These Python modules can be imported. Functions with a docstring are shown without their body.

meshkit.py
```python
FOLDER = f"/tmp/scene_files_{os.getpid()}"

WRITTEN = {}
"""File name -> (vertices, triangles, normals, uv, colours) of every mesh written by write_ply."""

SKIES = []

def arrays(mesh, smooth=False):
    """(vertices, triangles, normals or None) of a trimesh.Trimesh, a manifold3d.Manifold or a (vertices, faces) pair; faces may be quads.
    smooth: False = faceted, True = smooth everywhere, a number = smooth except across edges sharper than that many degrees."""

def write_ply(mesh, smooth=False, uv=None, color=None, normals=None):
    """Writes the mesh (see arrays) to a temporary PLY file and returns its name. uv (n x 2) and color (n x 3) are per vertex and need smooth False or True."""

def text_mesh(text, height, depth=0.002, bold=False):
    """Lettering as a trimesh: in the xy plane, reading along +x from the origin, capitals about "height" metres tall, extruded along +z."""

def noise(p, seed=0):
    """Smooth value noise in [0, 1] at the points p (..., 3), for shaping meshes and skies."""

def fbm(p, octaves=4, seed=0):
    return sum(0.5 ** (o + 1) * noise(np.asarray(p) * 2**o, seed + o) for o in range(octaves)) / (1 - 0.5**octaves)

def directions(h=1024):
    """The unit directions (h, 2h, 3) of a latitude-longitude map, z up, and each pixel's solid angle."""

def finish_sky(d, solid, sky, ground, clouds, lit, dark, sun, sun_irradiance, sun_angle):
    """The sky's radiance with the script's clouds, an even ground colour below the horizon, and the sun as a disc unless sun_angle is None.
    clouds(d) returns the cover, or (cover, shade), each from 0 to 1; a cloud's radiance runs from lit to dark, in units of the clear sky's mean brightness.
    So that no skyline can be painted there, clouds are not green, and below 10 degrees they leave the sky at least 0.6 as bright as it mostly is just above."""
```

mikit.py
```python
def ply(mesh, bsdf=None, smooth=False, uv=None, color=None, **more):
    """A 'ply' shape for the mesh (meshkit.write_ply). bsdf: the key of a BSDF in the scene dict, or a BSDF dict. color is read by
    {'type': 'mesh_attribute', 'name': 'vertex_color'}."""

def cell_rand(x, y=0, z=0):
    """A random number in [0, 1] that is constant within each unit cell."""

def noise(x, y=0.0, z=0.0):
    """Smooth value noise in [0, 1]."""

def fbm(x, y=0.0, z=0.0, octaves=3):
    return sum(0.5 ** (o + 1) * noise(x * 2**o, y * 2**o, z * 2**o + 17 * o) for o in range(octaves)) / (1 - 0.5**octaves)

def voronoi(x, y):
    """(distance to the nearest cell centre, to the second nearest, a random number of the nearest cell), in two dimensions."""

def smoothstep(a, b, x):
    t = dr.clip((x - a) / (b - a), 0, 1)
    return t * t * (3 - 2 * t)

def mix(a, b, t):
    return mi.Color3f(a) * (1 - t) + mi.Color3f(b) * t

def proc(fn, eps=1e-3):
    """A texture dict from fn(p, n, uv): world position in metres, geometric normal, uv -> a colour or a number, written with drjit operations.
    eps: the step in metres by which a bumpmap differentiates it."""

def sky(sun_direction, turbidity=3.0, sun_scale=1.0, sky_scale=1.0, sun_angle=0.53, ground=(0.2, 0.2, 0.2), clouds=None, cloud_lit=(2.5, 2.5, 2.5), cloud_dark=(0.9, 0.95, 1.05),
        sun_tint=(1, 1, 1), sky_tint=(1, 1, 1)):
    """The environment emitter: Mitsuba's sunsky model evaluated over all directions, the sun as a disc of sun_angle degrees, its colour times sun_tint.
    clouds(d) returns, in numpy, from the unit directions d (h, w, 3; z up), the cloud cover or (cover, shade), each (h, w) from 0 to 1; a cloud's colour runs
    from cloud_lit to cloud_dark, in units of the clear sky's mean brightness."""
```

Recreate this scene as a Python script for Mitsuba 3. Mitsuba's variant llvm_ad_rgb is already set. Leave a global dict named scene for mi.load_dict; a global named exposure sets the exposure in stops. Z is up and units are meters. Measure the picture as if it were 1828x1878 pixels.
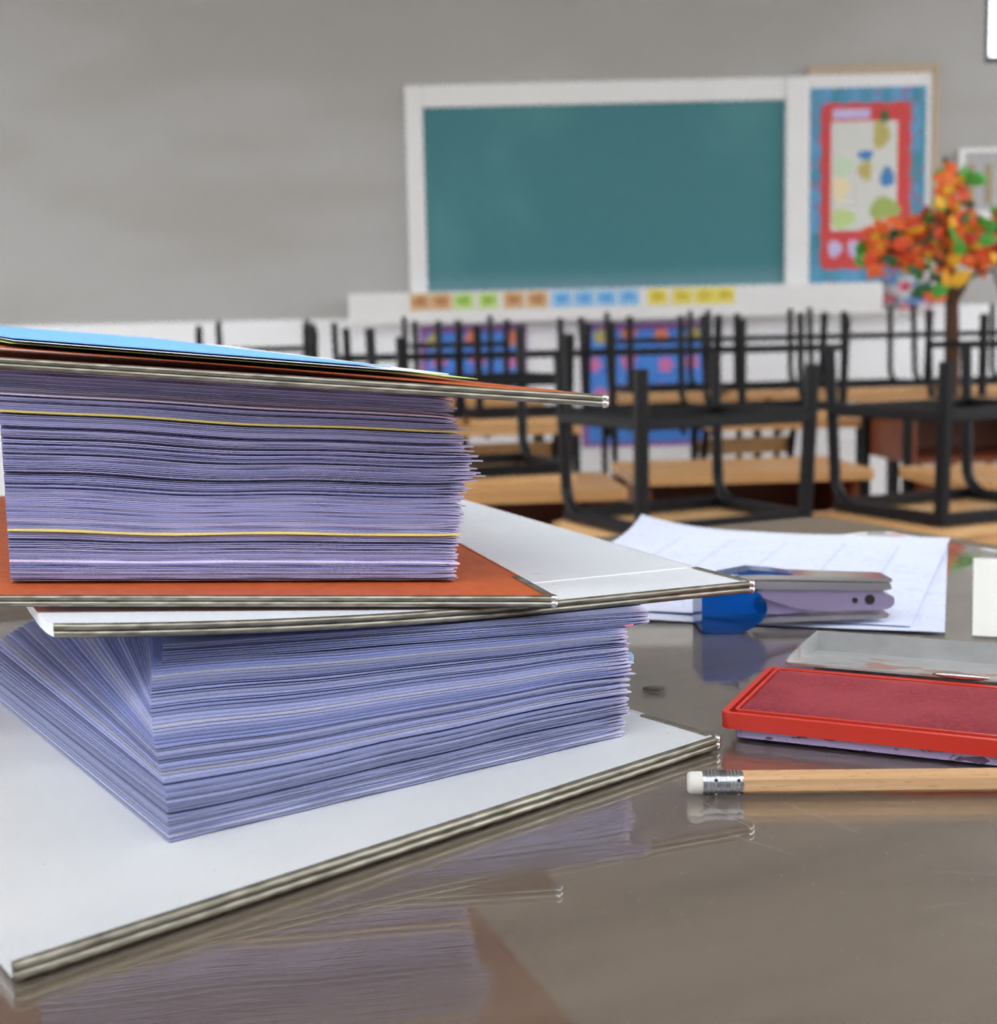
import math
import numpy as np
import trimesh
import mitsuba as mi
import drjit as dr
import mikit
import meshkit
import manifold3d as m3
from shapely.geometry import Polygon, box as sbox, Point, LineString
from shapely.ops import unary_union

T = mi.ScalarTransform4f
rng = np.random.default_rng(7)
scene, labels = {}, {}

# ------------------------------------------------------------------ camera
TT = 0.75                      # height of the table top
F_PX, ROLL = 2430.0, math.radians(-1.3)
PITCH = math.atan((939 - 632) / F_PX)
fw = np.array([0, math.cos(PITCH), -math.sin(PITCH)])
up0 = np.array([0, math.sin(PITCH), math.cos(PITCH)])
UP = math.cos(ROLL) * up0 - math.sin(ROLL) * np.array([1.0, 0, 0])
EYE = np.array([0, 0, TT + 0.135])
scene['camera'] = {
    'type': 'thinlens', 'fov': math.degrees(2 * math.atan(914 / F_PX)), 'fov_axis': 'x',
    'aperture_radius': 0.0014, 'focus_distance': 0.445, 'near_clip': 0.02, 'far_clip': 200.0,
    'to_world': T().look_at(origin=EYE.tolist(), target=(EYE + fw).tolist(), up=UP.tolist())}

# ------------------------------------------------------------------ sky and exposure
def overcast(d):
    n = meshkit.fbm(d * 2.5, 4, 3)
    return np.ones(d.shape[:2]), 0.25 * n


scene['sky'] = mikit.sky((0.3, -0.5, 0.8), turbidity=5, sun_scale=0.0, sky_scale=1.0, clouds=overcast,
                         cloud_lit=(1.9, 1.95, 2.03), cloud_dark=(1.3, 1.35, 1.45), ground=(0.3, 0.29, 0.28))
exposure = 4.02


# ------------------------------------------------------------------ helpers
def lin(r, g, b):
    return [((c / 255 + 0.055) / 1.055) ** 2.4 if c > 10 else c / 255 / 12.92 for c in (r, g, b)]


def rgb(c):
    return {'type': 'rgb', 'value': [float(x) for x in c]}


def mat(name, col, rough=0.5, **kw):
    tex = col if isinstance(col, dict) else rgb(col)
    scene[name] = {'type': 'twosided', 'bsdf': {'type': 'principled', 'base_color': tex, 'roughness': rough, **kw}}
    return name


def free(name):
    if name not in scene and name not in labels:
        return name
    i = 1
    while f'{name}_{i:03d}' in scene or f'{name}_{i:03d}' in labels:
        i += 1
    return f'{name}_{i:03d}'


def thing(name, label, cat, group=None):
    k = free(name)
    labels[k] = {'label': label, 'category': cat}
    if group:
        labels[k]['group'] = group
    return k


def struct(name, mesh, m, smooth=False, label=None):
    k = free(name)
    scene[k] = mikit.ply(mesh, m, smooth=smooth)
    labels[k] = {'kind': 'structure'}
    if label:
        labels[k]['label'] = label
    return k


def part(parent, name, mesh, m, smooth=False, label=None, kind=None, tw=None, **kw):
    k = free(f'{parent}__{name}')
    d = mesh if isinstance(mesh, dict) else mikit.ply(mesh, m, smooth=smooth, **kw)
    if tw is not None:
        d = {**d, 'to_world': tw}
    scene[k] = d
    if label or kind:
        labels[k] = {}
        if label:
            labels[k]['label'] = label
        if kind:
            labels[k]['kind'] = kind
    return k


def bx(x0, x1, y0, y1, z0, z1, ch=0.0):
    """Box between corners, its edges chamfered by ch."""
    lo, hi = np.minimum([x0, y0, z0], [x1, y1, z1]).astype(float), np.maximum([x0, y0, z0], [x1, y1, z1]).astype(float)
    if ch <= 0:
        b = trimesh.creation.box(hi - lo)
        b.apply_translation((lo + hi) / 2)
        return b
    pts = []
    for c in np.ndindex(2, 2, 2):
        p = np.where(np.array(c) == 0, lo, hi)
        s = np.where(np.array(c) == 0, 1, -1) * ch
        for k in range(3):
            q = p + s
            q[k] = p[k]
            pts.append(q)
    return trimesh.Trimesh(np.array(pts), process=False).convex_hull


def frame2(a, b, o=(0, 0, 0)):
    """Matrix of a local frame with x along a, y along b, z = a x b and origin o."""
    a = np.array(a, float) / np.linalg.norm(a)
    b = np.array(b, float)
    b = b - a * (a @ b)
    b /= np.linalg.norm(b)
    m = np.eye(4)
    m[:3, 0], m[:3, 1], m[:3, 2], m[:3, 3] = a, b, np.cross(a, b), o
    return m


def moved(mesh, m):
    c = mesh.copy()
    c.apply_transform(m)
    return c


def cat(*ms):
    return trimesh.util.concatenate(list(ms))


def tube(pts, r, n=8, closed=False):
    """Swept round tube along the points, ends capped."""
    p = np.array(pts, float)
    t = np.gradient(p, axis=0)
    if closed:
        t = np.roll(p, -1, 0) - np.roll(p, 1, 0)
    t /= np.linalg.norm(t, axis=1, keepdims=True) + 1e-12
    ref = np.array([0, 0, 1.0]) if abs(t[0, 2]) < 0.9 else np.array([1.0, 0, 0])
    rings, a = [], np.cross(t[0], ref)
    for i in range(len(p)):
        a = a - t[i] * (a @ t[i])
        a /= np.linalg.norm(a)
        b = np.cross(t[i], a)
        th = np.arange(n) * 2 * math.pi / n
        rr = r[i] if np.ndim(r) else r
        rings.append(p[i] + rr * (np.cos(th)[:, None] * a + np.sin(th)[:, None] * b))
    v, f, k = np.vstack(rings), [], len(p)
    for i in range(k if closed else k - 1):
        j = (i + 1) % k
        for q in range(n):
            w = (q + 1) % n
            f += [[i * n + q, i * n + w, j * n + w], [i * n + q, j * n + w, j * n + q]]
    if not closed:
        v = np.vstack([v, p[0], p[-1]])
        for q in range(n):
            w = (q + 1) % n
            f += [[k * n, w, q], [k * n + 1, (k - 1) * n + q, (k - 1) * n + w]]
    m = trimesh.Trimesh(v, np.array(f), process=False)
    if m.volume < 0:
        m.invert()
    return m


def grid_slab(x, y, ztop, zbot):
    """Closed slab from arrays (ns, nt) of top and bottom points: x, y shared, ztop and zbot heights."""
    ns, nt = x.shape
    v = np.vstack([np.stack([x, y, ztop], -1).reshape(-1, 3), np.stack([x, y, zbot], -1).reshape(-1, 3)])
    n = ns * nt
    i, j = np.meshgrid(np.arange(ns - 1), np.arange(nt - 1), indexing='ij')
    a, b, c, d = (i * nt + j).ravel(), ((i + 1) * nt + j).ravel(), ((i + 1) * nt + j + 1).ravel(), (i * nt + j + 1).ravel()
    f = [np.stack([a, b, c], 1), np.stack([a, c, d], 1), np.stack([a, c, b], 1) + n, np.stack([a, d, c], 1) + n]
    loop = [k * nt for k in range(ns)] + [(ns - 1) * nt + k for k in range(1, nt)] + [k * nt + nt - 1 for k in range(ns - 2, -1, -1)] + [k for k in range(nt - 2, 0, -1)]
    l0 = np.array(loop)
    l1 = np.roll(l0, -1)
    f += [np.stack([l0, l0 + n, l1 + n], 1), np.stack([l0, l1 + n, l1], 1)]
    m = trimesh.Trimesh(v, np.vstack(f), process=False)
    if m.volume < 0:
        m.invert()
    return m


def rrect(x0, x1, y0, y1, r, res=6):
    return sbox(x0 + r, y0 + r, x1 - r, y1 - r).buffer(r, quad_segs=res)


def extr(poly, z0, z1):
    polys = getattr(poly, 'geoms', [poly])
    m = cat(*[trimesh.creation.extrude_polygon(g, z1 - z0, engine='earcut') for g in polys])
    m.apply_translation([0, 0, z0])
    return m


def upright(mesh, y):
    """A mesh drawn in the xy plane, thickness along +z, stood up so that it faces -y at depth y."""
    m = np.array([[1, 0, 0, 0], [0, 0, -1, y], [0, 1, 0, 0], [0, 0, 0, 1.0]])
    return moved(mesh, m)


# ------------------------------------------------------------------ materials
noise, fbm, smoothstep, mix = mikit.noise, mikit.fbm, mikit.smoothstep, mikit.mix


def wall_col(p, n, uv):
    t = fbm(p.x * 1.5, p.y * 1.5, p.z * 1.5, 4)
    s = smoothstep(0.52, 0.75, fbm(p.x * 0.8 + 5, p.y, p.z * 2.2, 3))
    return mix(mix(lin(184, 183, 182), lin(172, 171, 169), t), lin(160, 156, 148), s * 0.4)


def floor_col(p, n, uv):
    t = fbm(p.x * 6, p.y * 6, 0, 4)
    return mix(lin(214, 208, 200), lin(196, 188, 178), t)


def board_col(p, n, uv):
    d = smoothstep(0.42, 0.8, fbm(p.x * 2.2 + p.z * 0.8, p.z * 2.0, 3.0, 4))
    e = smoothstep(1.24, 1.12, p.z)
    return mix(mix(lin(58, 122, 130), lin(80, 142, 146), d * 0.55), lin(128, 158, 170), e * 0.5)


def desk_col(p, n, uv):
    t = fbm(p.x * 3, p.y * 30, p.z * 30, 4)
    return mix(lin(205, 160, 108), lin(176, 124, 74), t)


def seat_col(p, n, uv):
    t = fbm(p.x * 25, p.y * 4, p.z * 25, 4)
    return mix(lin(218, 180, 130), lin(190, 142, 90), t)


def brown_col(p, n, uv):
    t = fbm(p.x * 4, p.y * 20, p.z * 20, 4)
    return mix(lin(128, 66, 36), lin(92, 44, 24), t)


def table_col(p, n, uv):
    g = fbm((p.x * 0.9 + p.y * 0.43) * 8, (p.x * 0.43 - p.y * 0.9) * 60, 0, 4)
    s = noise(p.x * 1500, p.y * 1500)
    return mix(mix(lin(112, 100, 87), lin(92, 81, 70), g), lin(118, 106, 92), smoothstep(0.9, 0.97, s) * 0.5)


def trim_col(p, n, uv):
    t = noise(p.x * 260, p.y * 260, p.z * 900)
    return mix(lin(164, 160, 146), lin(104, 100, 88), t)


def white_cover_col(p, n, uv):
    t = fbm(p.x * 22, p.y * 22, 0, 4)
    s = smoothstep(0.965, 0.985, noise(p.x * 420, p.y * 420))
    return mix(mix(lin(222, 226, 230), lin(206, 213, 220), t), lin(120, 116, 110), s * 0.35)


def orange_col(p, n, uv):
    t = fbm(p.x * 260, p.y * 260, 0, 3)
    return mix(lin(184, 88, 36), lin(166, 72, 26), t)


def pad_col(p, n, uv):
    t = fbm(p.x * 900, p.y * 900, 0, 3)
    s = smoothstep(0.35, 0.7, fbm(p.x * 28, p.y * 28, 1, 3))
    return mix(mix(lin(140, 50, 58), lin(116, 36, 46), t), lin(152, 62, 68), s * 0.4)


def tin_col(p, n, uv):
    t = fbm(p.x * 120, p.y * 120, p.z * 120, 4)
    r = smoothstep(0.60, 0.72, fbm(p.x * 55 + 3, p.y * 75, 2.0, 3))
    return mix(mix(lin(176, 178, 178), lin(150, 151, 150), t), lin(160, 112, 92), r * 0.75)


def wood_col(p, n, uv):
    t = fbm(p.x * 18, p.y * 900, p.z * 900, 4)
    s = fbm(p.x * 260, p.y * 1400, p.z * 1400, 2)
    return mix(mix(lin(200, 164, 124), lin(174, 131, 90), t), lin(150, 104, 64), smoothstep(0.62, 0.8, s) * 0.5)


def lav_col(p, n, uv):
    r = smoothstep(0.63, 0.7, fbm(p.x * 260, p.y * 260, p.z * 500, 3))
    return mix(lin(170, 156, 196), lin(60, 30, 40), r * 0.8)


def border_col(p, n, uv):
    c = mikit.cell_rand(dr.floor(p.x * 22), dr.floor(p.z * 14), 2)
    t = noise(p.x * 40, p.z * 40, 1)
    return mix(mix(lin(60, 140, 160), lin(96, 156, 200), c), lin(150, 96, 130), smoothstep(0.72, 0.8, t) * 0.7)


def blue_chart_col(p, n, uv):
    return mix(lin(60, 128, 222), lin(84, 148, 232), fbm(p.x * 9, p.z * 9, 0, 3))


def bag_col(p, n, uv):
    a = noise(p.x * 26, p.y * 26, p.z * 26)
    b = noise(p.x * 19 + 9, p.y * 19, p.z * 19)
    c = mix(lin(196, 198, 204), lin(88, 128, 186), smoothstep(0.60, 0.66, a))
    return mix(c, lin(206, 112, 128), smoothstep(0.66, 0.72, b))


def bark_col(p, n, uv):
    return mix(lin(92, 64, 44), lin(58, 42, 30), fbm(p.x * 60, p.y * 60, p.z * 25, 3))


proc = mikit.proc


def grey_cover_col(p, n, uv):
    t = fbm(p.x * 22, p.y * 22, 0, 4)
    s = smoothstep(0.965, 0.985, noise(p.x * 420, p.y * 420))
    return mix(mix(lin(198, 200, 201), lin(184, 188, 191), t), lin(110, 106, 100), s * 0.35)


mat('m_wall', proc(wall_col), 0.85)
mat('m_floor', proc(floor_col), 0.25)
mat('m_ceiling', lin(206, 204, 198), 0.9)
mat('m_white', lin(232, 232, 232), 0.55)
mat('m_bright_white', lin(244, 245, 248), 0.6)
mat('m_tan_trim', lin(186, 168, 146), 0.6)
mat('m_board', proc(board_col), 0.6)
mat('m_desk', proc(desk_col), 0.35)
mat('m_seat', proc(seat_col), 0.35)
mat('m_back', proc(seat_col), 0.4)
mat('m_brown', proc(brown_col), 0.4)
mat('m_black', lin(15, 14, 17), 0.42, specular=0.25)
mat('m_table', proc(table_col), 0.25)
mat('m_table_edge', proc(table_col), 0.55, specular=0.25)
mat('m_trim', proc(trim_col), 0.28, metallic=0.75)
mat('m_bead', lin(206, 202, 190), 0.22, metallic=0.9)
mat('m_bright_metal', lin(222, 222, 222), 0.14, metallic=1.0)
mat('m_white_cover', proc(white_cover_col), 0.32)
mat('m_grey_cover', proc(grey_cover_col), 0.35)
mat('m_orange', proc(orange_col), 0.42)
mat('m_paper', lin(226, 228, 236), 0.8)
mat('m_yellow_paper', lin(226, 206, 110), 0.8)
mat('m_blue_paper', lin(108, 164, 232), 0.7)
mat('m_tag', lin(160, 190, 220), 0.7)
mat('m_green_paper', lin(170, 196, 120), 0.7)
mat('m_lilac_paper', lin(218, 208, 232), 0.8)
mat('m_pink_paper', lin(226, 120, 160), 0.7)
mat('m_pad', proc(pad_col), 0.95)
mat('m_red', lin(188, 50, 38), 0.32, specular=0.5)
mat('m_tin', proc(tin_col), 0.35, metallic=0.35)
mat('m_lavender', proc(lav_col), 0.4)
mat('m_pencil', proc(wood_col), 0.5, clearcoat=0.3, clearcoat_gloss=0.8)
mat('m_eraser', lin(204, 202, 195), 0.7)
mat('m_ferrule', lin(168, 171, 178), 0.24, metallic=1.0)
mat('m_graphite', lin(50, 50, 54), 0.35)
mat('m_steel', lin(190, 188, 196), 0.22, metallic=0.9)
mat('m_violet_steel', lin(150, 138, 172), 0.35, metallic=0.4)
mat('m_hole', lin(18, 16, 20), 0.6)
mat('m_border', proc(border_col), 0.6)
mat('m_poster_red', lin(206, 66, 66), 0.6)
mat('m_poster_white', lin(212, 213, 208), 0.6)
mat('m_blue_chart', proc(blue_chart_col), 0.6)
mat('m_purple', lin(150, 96, 170), 0.6)
mat('m_bag', proc(bag_col), 0.35)
mat('m_bark', proc(bark_col), 0.9)
mat('m_green_ball', lin(66, 128, 84), 0.5)
mat('m_picture', lin(176, 176, 178), 0.6)
mat('m_dust', lin(150, 145, 140), 0.8)
mat('m_fluff', lin(110, 104, 100), 0.9)
mat('m_dark_frame', lin(46, 48, 46), 0.5)
scene['m_glass'] = {'type': 'dielectric', 'int_ior': 1.5}
scene['m_pane'] = {'type': 'thindielectric', 'int_ior': 1.5}
scene['m_blue_plastic'] = {'type': 'principled', 'base_color': rgb(lin(8, 90, 176)), 'roughness': 0.06, 'specular': 0.5, 'spec_trans': 0.7}
COLS = {'orange': (226, 104, 44), 'red_orange': (220, 78, 38), 'yellow': (226, 170, 30), 'green': (70, 160, 56), 'dark_green': (38, 98, 58),
        'red': (196, 56, 40), 'card_orange': (214, 176, 128), 'card_green': (196, 222, 142), 'card_blue': (150, 200, 240),
        'card_yellow': (232, 220, 110), 'ink_orange': (184, 128, 80), 'ink_green': (144, 188, 66), 'ink_blue': (92, 166, 224), 'ink_yellow': (208, 190, 50),
        'pink': (206, 120, 176), 'peach': (226, 130, 96), 'teal': (84, 160, 172), 'blue': (70, 130, 186), 'lime': (190, 212, 142), 'leaf': (160, 178, 96),
        'olive': (186, 174, 104), 'lilac': (196, 186, 224), 'pale_green': (196, 218, 190), 'cream': (232, 216, 176), 'sand': (160, 146, 110)}
for k_, v_ in COLS.items():
    mat('c_' + k_, lin(*v_), 0.6)
scene['m_sheets'] = {'type': 'twosided', 'bsdf': {'type': 'principled', 'roughness': 0.75, 'base_color': {'type': 'mesh_attribute', 'name': 'vertex_color'}}}

# ------------------------------------------------------------------ room
X0, X1, Y0, Y1, ZC = -4.2, 3.8, -1.5, 6.2, 3.3
struct('floor', bx(X0 - .2, X1 + .2, Y0, Y1 + .2, -0.1, 0.0), 'm_floor')
struct('ceiling', bx(X0 - .2, X1 + .2, -0.4, Y1 + .2, ZC, ZC + .12), 'm_ceiling')  # rear end cut short to let sky light down onto the table


def wall_with_holes(u0, u1, holes, thick):
    poly = sbox(u0, 0, u1, ZC)
    for h in holes:
        poly = poly.difference(sbox(*h))
    return extr(poly, 0, thick)


WIN = (2.245, 2.10, 3.2, 2.75)
w = upright(wall_with_holes(X0, X1, [WIN], 0.15), Y1 + 0.15)
struct('wall_far', w, 'm_wall')
struct('trim_1', bx(X0 + .001, X1 - .001, Y1 - .0045, Y1 - .0005, .0005, 1.02), 'm_bright_white')


def window(u0, v0, u1, v1, mtx, nx, frame_m):
    fr = sbox(u0, v0, u1, v1).difference(sbox(u0 + .035, v0 + .035, u1 - .035, v1 - .035))
    step = (u1 - u0) / nx
    for i in range(1, nx):
        fr = fr.union(sbox(u0 + i * step - .018, v0 + .01, u0 + i * step + .018, v1 - .01))
    k = free('window_1')
    n = 1
    while f'window_{n}' in labels:
        n += 1
    k = f'window_{n}'
    labels[k] = {'kind': 'structure'}
    part(k, 'frame', moved(extr(fr, -.03, .03), mtx), frame_m)
    for i in range(nx):
        part(k, 'pane', moved(extr(sbox(u0 + i * step + .02, v0 + .03, u0 + (i + 1) * step - .02, v1 - .03), -.001, .001), mtx), 'm_pane')


struct('added_wall_back', upright(wall_with_holes(X0 + .001, X1 - .001, [(X0 + .5 + i * 2.5, 1.75, X0 + 2.7 + i * 2.5, 3.0) for i in range(3)], .15), Y0 + .15), 'm_wall')  # unseen wall added, with openings set high, to cut the frontal light
far_m = np.array([[1, 0, 0, 0], [0, 0, -1, Y1 + .07], [0, 1, 0, 0], [0, 0, 0, 1.0]])
window(*WIN, far_m, 3, 'm_dark_frame')
side_holes = [(Y0 + .40 + i * 2.45, 0.75, Y0 + 2.6 + i * 2.45, 3.05) for i in range(3)]
back_m = np.array([[1, 0, 0, 0], [0, 0, -1, Y0 + .075], [0, 1, 0, 0], [0, 0, 0, 1.0]])
for i in range(3):
    window(X0 + .5 + i * 2.5, 1.75, X0 + 2.7 + i * 2.5, 3.0, back_m, 4, 'm_white')
for side, xx, sgn in (('left', X0, 1), ('right', X1, -1)):
    base = np.array([[0, 0, 1, xx if side == 'right' else xx - .15], [1, 0, 0, 0], [0, 1, 0, 0], [0, 0, 0, 1.0]])
    struct(f'wall_{side}', moved(wall_with_holes(Y0 + .151, Y1 - .001, side_holes, .15), base), 'm_wall')
    mid = base.copy()
    mid[0, 3] += .075
    for h in side_holes:
        window(*h, mid, 4, 'm_white')

# ------------------------------------------------------------------ far wall: chalkboard and displays
cb = thing('chalkboard', 'green chalkboard in a white frame on the far wall', 'chalkboard')
BX0, BX1, BZ0, BZ1 = -0.30, 1.335, 1.132, 1.95
YW = Y1 - .006
part(cb, 'writing_surface', bx(BX0, BX1, YW - .03, YW - .012, BZ0, BZ1), 'm_board')
part(cb, 'frame', bx(BX1 + .001, BX1 + .10, YW - .06, YW, BZ0 - .01, BZ1 + .1, .006), 'm_white')
part(cb, 'frame', bx(BX0 - .08, BX0 - .001, YW - .05, YW, BZ0 - .01, BZ1 + .1, .006), 'm_white')
part(cb, 'frame', bx(BX0, BX1, YW - .05, YW, BZ1, BZ1 + .1, .006), 'm_white')
tray = thing('chalk_tray', 'long white ledge below the green chalkboard holding coloured cards', 'ledge')
part(tray, 'ledge', bx(BX0 - .35, 1.745, YW - .17, YW, 1.100, 1.118, .004), 'm_white')
part(tray, 'fascia', bx(BX0 - .35, 1.745, YW - .185, YW - .165, .985, 1.125, .006), 'm_white')
part(tray, 'ledge_end', bx(1.7455, 2.0, YW - .17, YW, .985, .999, .004), 'm_white')
# coloured letter cards on the fascia
xs = [(-.33, 'orange'), (-.235, 'orange'), (-.135, 'green'), (-.025, 'green'), (.09, 'orange'), (.195, 'orange'), (.305, 'blue'), (.405, 'blue'), (.505, 'blue'), (.605, 'blue'),
      (.735, 'yellow'), (.845, 'yellow'), (.945, 'yellow'), (1.035, 'yellow')]
tint = {'orange': 'tan orange', 'green': 'lime green', 'blue': 'sky blue', 'yellow': 'yellow'}
cnt = {}
for x, c in xs:
    cnt[c] = cnt.get(c, 0) + 1
    k = thing('letter_card', f"{['first', 'second', 'third', 'fourth'][cnt[c] - 1]} from the left of the {tint[c]} cards on the white ledge under the chalkboard", 'card', f'{tint[c]} cards on the chalkboard ledge')
    part(k, 'card', bx(x - .045, x + .045, YW - .190, YW - .1855, 1.045, 1.118, .001), 'c_card_' + c)
    ph = rng.uniform(0, 6)
    a = np.linspace(0, 2 * math.pi, 20, endpoint=False)
    r = 1 + 0.18 * np.sin(3 * a + ph)
    part(k, 'mark', upright(extr(Polygon(np.stack([x + .030 * r * np.cos(a), 1.084 + .019 * r * np.sin(a)], 1)), 0, .002), YW - .190), 'c_ink_' + c)

pb = thing('pinboard', 'white board with tan edging behind the red framed poster', 'board')
part(pb, 'panel', bx(1.44, 2.005, YW - .022, YW, 1.127, 2.06), 'm_white')
part(pb, 'edging', bx(2.006, 2.032, YW - .035, YW, 1.127, 2.10, .004), 'm_tan_trim')
part(pb, 'edging', bx(1.44, 2.005, YW - .035, YW, 2.061, 2.10, .004), 'm_tan_trim')

po = thing('poster', 'classroom poster with red scalloped frame on patterned blue border', 'poster')
yb = YW - .023
part(po, 'border', bx(1.452, 1.975, yb - .004, yb, 1.128, 2.00), 'm_border', label='blue and teal patterned border')
t_ = np.linspace(0, 1, 60, endpoint=False)


def scallop(x0, x1, z0, z1, amp, nx, nz):
    pts = []
    for (xa, za, xb, zb, nrm, n) in ((x0, z0, x1, z0, (0, -1), nx), (x1, z0, x1, z1, (1, 0), nz), (x1, z1, x0, z1, (0, 1), nx), (x0, z1, x0, z0, (-1, 0), nz)):
        for t in t_:
            d = amp * abs(math.sin(math.pi * n * t))
            pts.append((xa + (xb - xa) * t + nrm[0] * d, za + (zb - za) * t + nrm[1] * d))
    return Polygon(pts).buffer(0)


part(po, 'red_frame', upright(extr(scallop(1.507, 1.90, 1.20, 1.925, .010, 4, 7), 0, .004), yb - .004), 'm_poster_red', label='red scalloped card')
y1 = yb - .008
part(po, 'sheet', bx(1.545, 1.845, y1 - .003, y1, 1.365, 1.85), 'm_poster_white')
part(po, 'title_strip', bx(1.55, 1.72, y1 - .003, y1, 1.862, 1.905), 'c_lilac')


def blob(cx, cz, rx, rz, seed=0, n=24, k=3, amp=.12):
    a = np.linspace(0, 2 * math.pi, n, endpoint=False)
    r = 1 + amp * np.sin(k * a + seed)
    return Polygon(np.stack([cx + rx * r * np.cos(a), cz + rz * r * np.sin(a)], 1))


y2 = y1 - .003
for (cx, cz, rx, rz, c, nm) in ((1.77, 1.79, .038, .062, 'olive', 'drawing'), (1.785, 1.868, .018, .03, 'dark_green', 'drawing'), (1.70, 1.70, .035, .022, 'blue', 'drawing'), (1.70, 1.63, .032, .045, 'olive', 'drawing'),
                                (1.80, 1.60, .032, .045, 'blue', 'drawing'), (1.60, 1.655, .042, .046, 'pale_green', 'drawing'), (1.588, 1.55, .038, .055, 'cream', 'drawing'),
                                (1.60, 1.42, .055, .045, 'lime', 'drawing'), (1.79, 1.46, .07, .05, 'leaf', 'drawing')):
    part(po, nm, upright(extr(blob(cx, cz, rx, rz, cx * 40), 0, .002), y2), 'c_' + c)
part(po, 'slip', bx(1.66, 1.70, y2 - .002, y2, 1.47, 1.60), 'm_poster_white')
for cx in (1.565, 1.655):
    part(po, 'cutout', upright(extr(blob(cx, 1.285, .032, .038, 1), 0, .003), yb - .008), 'c_lilac')


def blue_chart(x0, x1, z0, z1, label, seed):
    r = np.random.default_rng(seed)
    k = thing('wall_chart', label, 'wall chart')
    part(k, 'border', bx(x0, x1, YW - .006, YW, z0, z1), 'm_purple')
    part(k, 'panel', bx(x0 + .03, x1 - .03, YW - .010, YW - .006, z0 + .02, z1 - .03), 'm_blue_chart')
    nx = max(2, int((x1 - x0) / .14))
    for i in range(nx):
        for j in range(4):
            cx, cz = x0 + (i + .5) * (x1 - x0) / nx + r.uniform(-.02, .02), z1 - .06 - j * (z1 - z0 - .05) / 4 + r.uniform(-.015, .015)
            part(k, 'flower', upright(extr(blob(cx, cz, .035, .035, r.uniform(0, 6), 25, 5, .25), 0, .003), YW - .010), 'c_' + ['peach', 'pink', 'pink', 'pink'][j] if j or i % 3 else 'c_olive')


blue_chart(-.345, .148, .57, .975, 'blue flowered chart with purple border below the ledge, further left', 3)
blue_chart(.40, .995, .40, .97, 'wide blue chart with pink flowers and purple border below the ledge', 4)

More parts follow.
